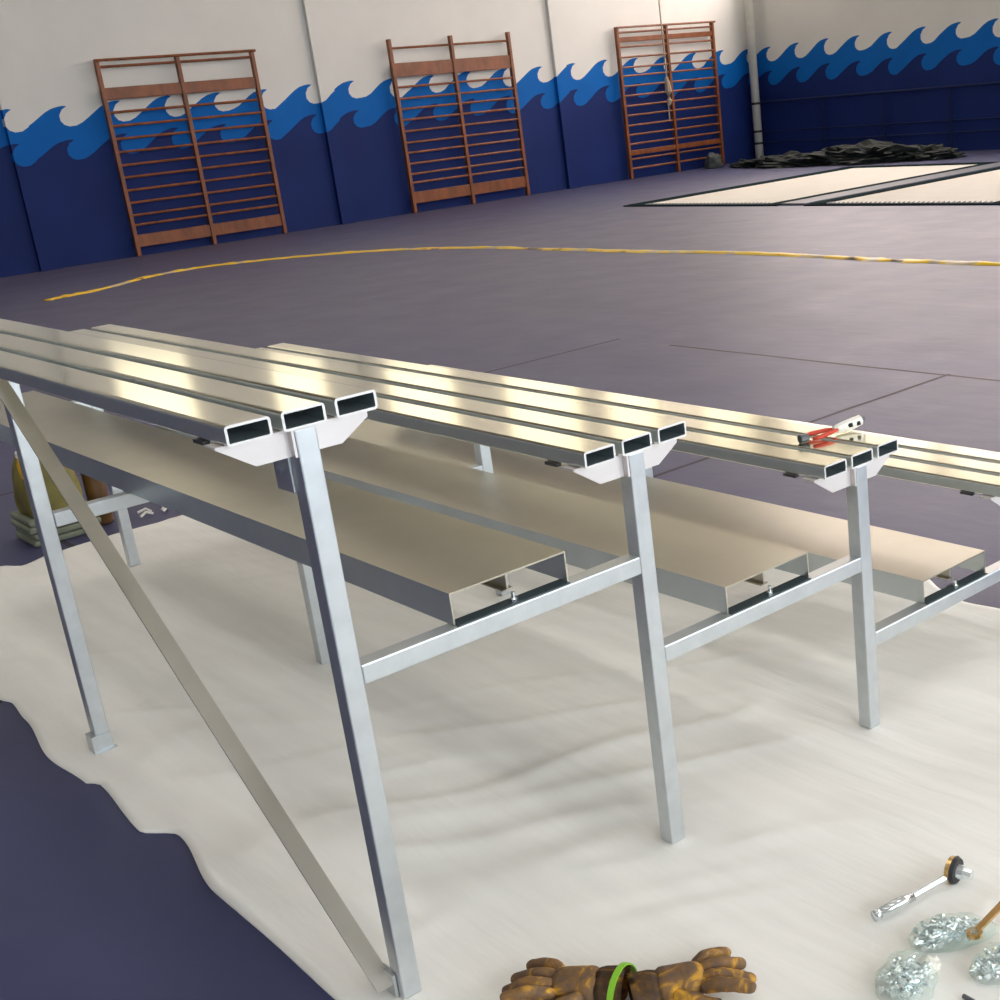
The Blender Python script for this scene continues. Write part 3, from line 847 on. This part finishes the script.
A2, B2 = Vector((1.742, 1.292, 0)), Vector((1.93, 1.315, 0))
def spanner(Aq, Bq, mat, label, ring=.015):
    d = (Bq - Aq).normalized(); bm = bmesh.new(); q = Vector((0, 0, SH + .005))
    n = Vector((-d.y, d.x, 0))
    for end, sgn in ((Aq, 1), (Bq, -1)):
        outer = []; inner = []
        for z in (-.004, .004):
            outer.append([bm.verts.new(end + q + ring * (math.cos(2 * math.pi * k / 24) * d + math.sin(2 * math.pi * k / 24) * n) + Vector((0, 0, z))) for k in range(24)])
            inner.append([bm.verts.new(end + q + ring * .58 * (math.cos(2 * math.pi * k / 24) * d + math.sin(2 * math.pi * k / 24) * n) + Vector((0, 0, z))) for k in range(24)])
        for k in range(24):
            j = (k + 1) % 24
            bm.faces.new((outer[0][k], outer[0][j], outer[1][j], outer[1][k])); bm.faces.new((inner[0][j], inner[0][k], inner[1][k], inner[1][j]))
            bm.faces.new((outer[1][k], outer[1][j], inner[1][j], inner[1][k])); bm.faces.new((outer[0][j], outer[0][k], inner[0][k], inner[0][j]))
    a = Aq + d * ring * .9; b = Bq - d * ring * .9
    v = []
    for z in (-.003, .003):
        for e, w in ((a, .0065), (b, .0065)):
            v += [bm.verts.new(e + n * w + q + Vector((0, 0, z))), bm.verts.new(e - n * w + q + Vector((0, 0, z)))]
    for f in ((0, 1, 3, 2), (4, 6, 7, 5), (0, 4, 5, 1), (2, 3, 7, 6), (0, 2, 6, 4), (1, 5, 7, 3)): bm.faces.new([v[i] for i in f])
    bmesh.ops.recalc_face_normals(bm, faces=bm.faces[:])
    return tag(link('spanner', bm, mat, None, ((Aq + Bq) / 2)), label, 'spanner')
spanner(A2, B2, M['brass'], 'brown ring spanner at the right edge, its end on a bag of bolts').location.z += .022
tag(link('drill_bit', cyl((1.606, 1.219, SH + .004), (1.60, 1.12, SH + .004), .0045, seg=8), M['dark_steel'], None, (1.6, 1.2, SH)), 'short dark steel bit at the bottom edge between two bags of bolts', 'drill bit')

# one hex bolt, copied into each bag
bm = bmesh.new()
add_cyl(bm, (0, 0, -.016), (0, 0, -.0115), .0062, seg=6); add_cyl(bm, (0, 0, -.0115), (0, 0, .017), .0032, seg=8); add_cyl(bm, (0, 0, .008), (0, 0, .0115), .0058, seg=6)
bolt_me = bpy.data.meshes.new('hex_bolt'); bm.to_mesh(bolt_me); bm.free(); bolt_me.materials.append(M['zinc'])
BAGS = [((1.728, 1.342), .075, .040, .042, -.55, 60, 'clear bag packed with zinc bolts just below the ratchet wrench', 'zinc hex bolt in the clear bag just below the ratchet wrench', 'bolts in the bag below the ratchet'),
        ((1.565, 1.315), .065, .052, .045, .4, 60, 'clear bag of larger zinc bolts at the bottom edge beside a white knot', 'zinc hex bolt in the bag at the bottom edge of the photo', 'bolts in the bottom bag'),
        ((1.725, 1.212), .07, .045, .036, -.3, 54, 'clear bag of zinc bolts cut off by the right edge', 'zinc hex bolt in the clear bag cut off by the right edge', 'bolts in the right bag')]
for (bx, by), rx, ry, rz, rot, nbolts, lab, blab, grp in BAGS:
    bm = bmesh.new(); bmesh.ops.create_icosphere(bm, subdivisions=4, radius=1)
    Rz = Matrix.Rotation(rot, 3, 'Z')
    for v in bm.verts:
        p = v.co.copy(); k = 1 + .16 * noise.noise(p * 2.2 + Vector((bx * 9, 0, 0))) + .07 * noise.noise(p * 6)
        tail = 1 + .45 * max(0, p.x - .55)
        q = Rz @ Vector((p.x * rx * 1.05 * k * tail, p.y * ry * 1.05 * k, 0))
        v.co = Vector((bx + q.x, by + q.y, max(.006, .008 + (p.z + .42) * rz * .75 * k)))
    tag(link('bolt_bag', bm, M['bag'], None, (bx, by, 0), True), lab, 'bag of bolts', 'clear bags of bolts')
    for k in range(nbolts):
        o = bpy.data.objects.new('hex_bolt', bolt_me); COL.objects.link(o)
        while True:
            u, w = random.uniform(-1, 1), random.uniform(-1, 1)
            if u * u + w * w < .72: break
        q = Rz @ Vector((u * rx * .98, w * ry * .9, 0)); top = rz * .72 * (1 - .8 * (u * u + w * w))
        o.location = (bx + q.x, by + q.y, .014 + top * random.uniform(.3, 1))
        o.rotation_euler = (math.pi / 2 + random.uniform(-.25, .25), random.uniform(-.2, .2), random.uniform(0, 6.28))
        tag(o, blab, 'bolt', grp)
# white knot of the bottom bag
bm = lump('p', (1.640, 1.322), .026, .022, .022, None, 4.0, .2)
tag(link('paper_scrap', bm, M['white_cap'], None, (1.640, 1.322, 0), True), 'small crumpled off-white scrap beside the bottom bag of bolts', 'scrap')

# ------------------------------------------------------------------ pliers on the third seat
Z3 = SZ[2]
pr = empty('crimping_tool', (2.42, 2.165, Z3)); tag(pr, 'hand tool with red handles and pale slotted head lying on the third seat row', 'hand tool')
C0 = Vector((2.418, 2.166, Z3))
dd = Vector((.15, -.035, 0)).normalized(); nn = Vector((-dd.y, dd.x, 0))
def pt(u, v, z): return C0 + dd * u + nn * v + Vector((0, 0, z))
for sgn in (1, -1):
    bm = bmesh.new(); add_tube(bm, [pt(-.002, sgn * .006, .014), pt(-.03, sgn * .014, .013), pt(-.065, sgn * .022, .011), pt(-.088, sgn * .021, .010)], [.004, .0055, .006, .005], 8)
    link('handle', bm, M['red'], pr, smooth=True)
bm = bmesh.new()
hp = [(-.006, -.010, .012), (.02, -.014, .016), (.045, -.014, .020), (.072, -.012, .024)]
add_tube(bm, [pt(-.012, 0, .013), pt(.0, 0, .014), pt(.02, 0, .016), pt(.045, 0, .018), pt(.07, 0, .022)], [.008, .012, .014, .0155, .014], 8)
hd = link('head', bm, M['white_cap'], pr)
for u in (.022, .046):
    link('slot', cyl(pt(u, -.004, .016), pt(u + .012, -.017, .020), .0055, seg=8), M['black'], hd)
link('jaw', cyl(pt(.071, 0, .022), pt(.082, 0, .024), .010, .006, 8), M['dark_steel'], pr)
tag(link('socket', cyl(pt(-.092, 0, .011), pt(-.115, .0, .011), .0105, seg=12), M['dark_steel'], None, tuple(pt(-.1, 0, 0))), 'dark steel socket lying at the end of the red tool handles', 'socket')
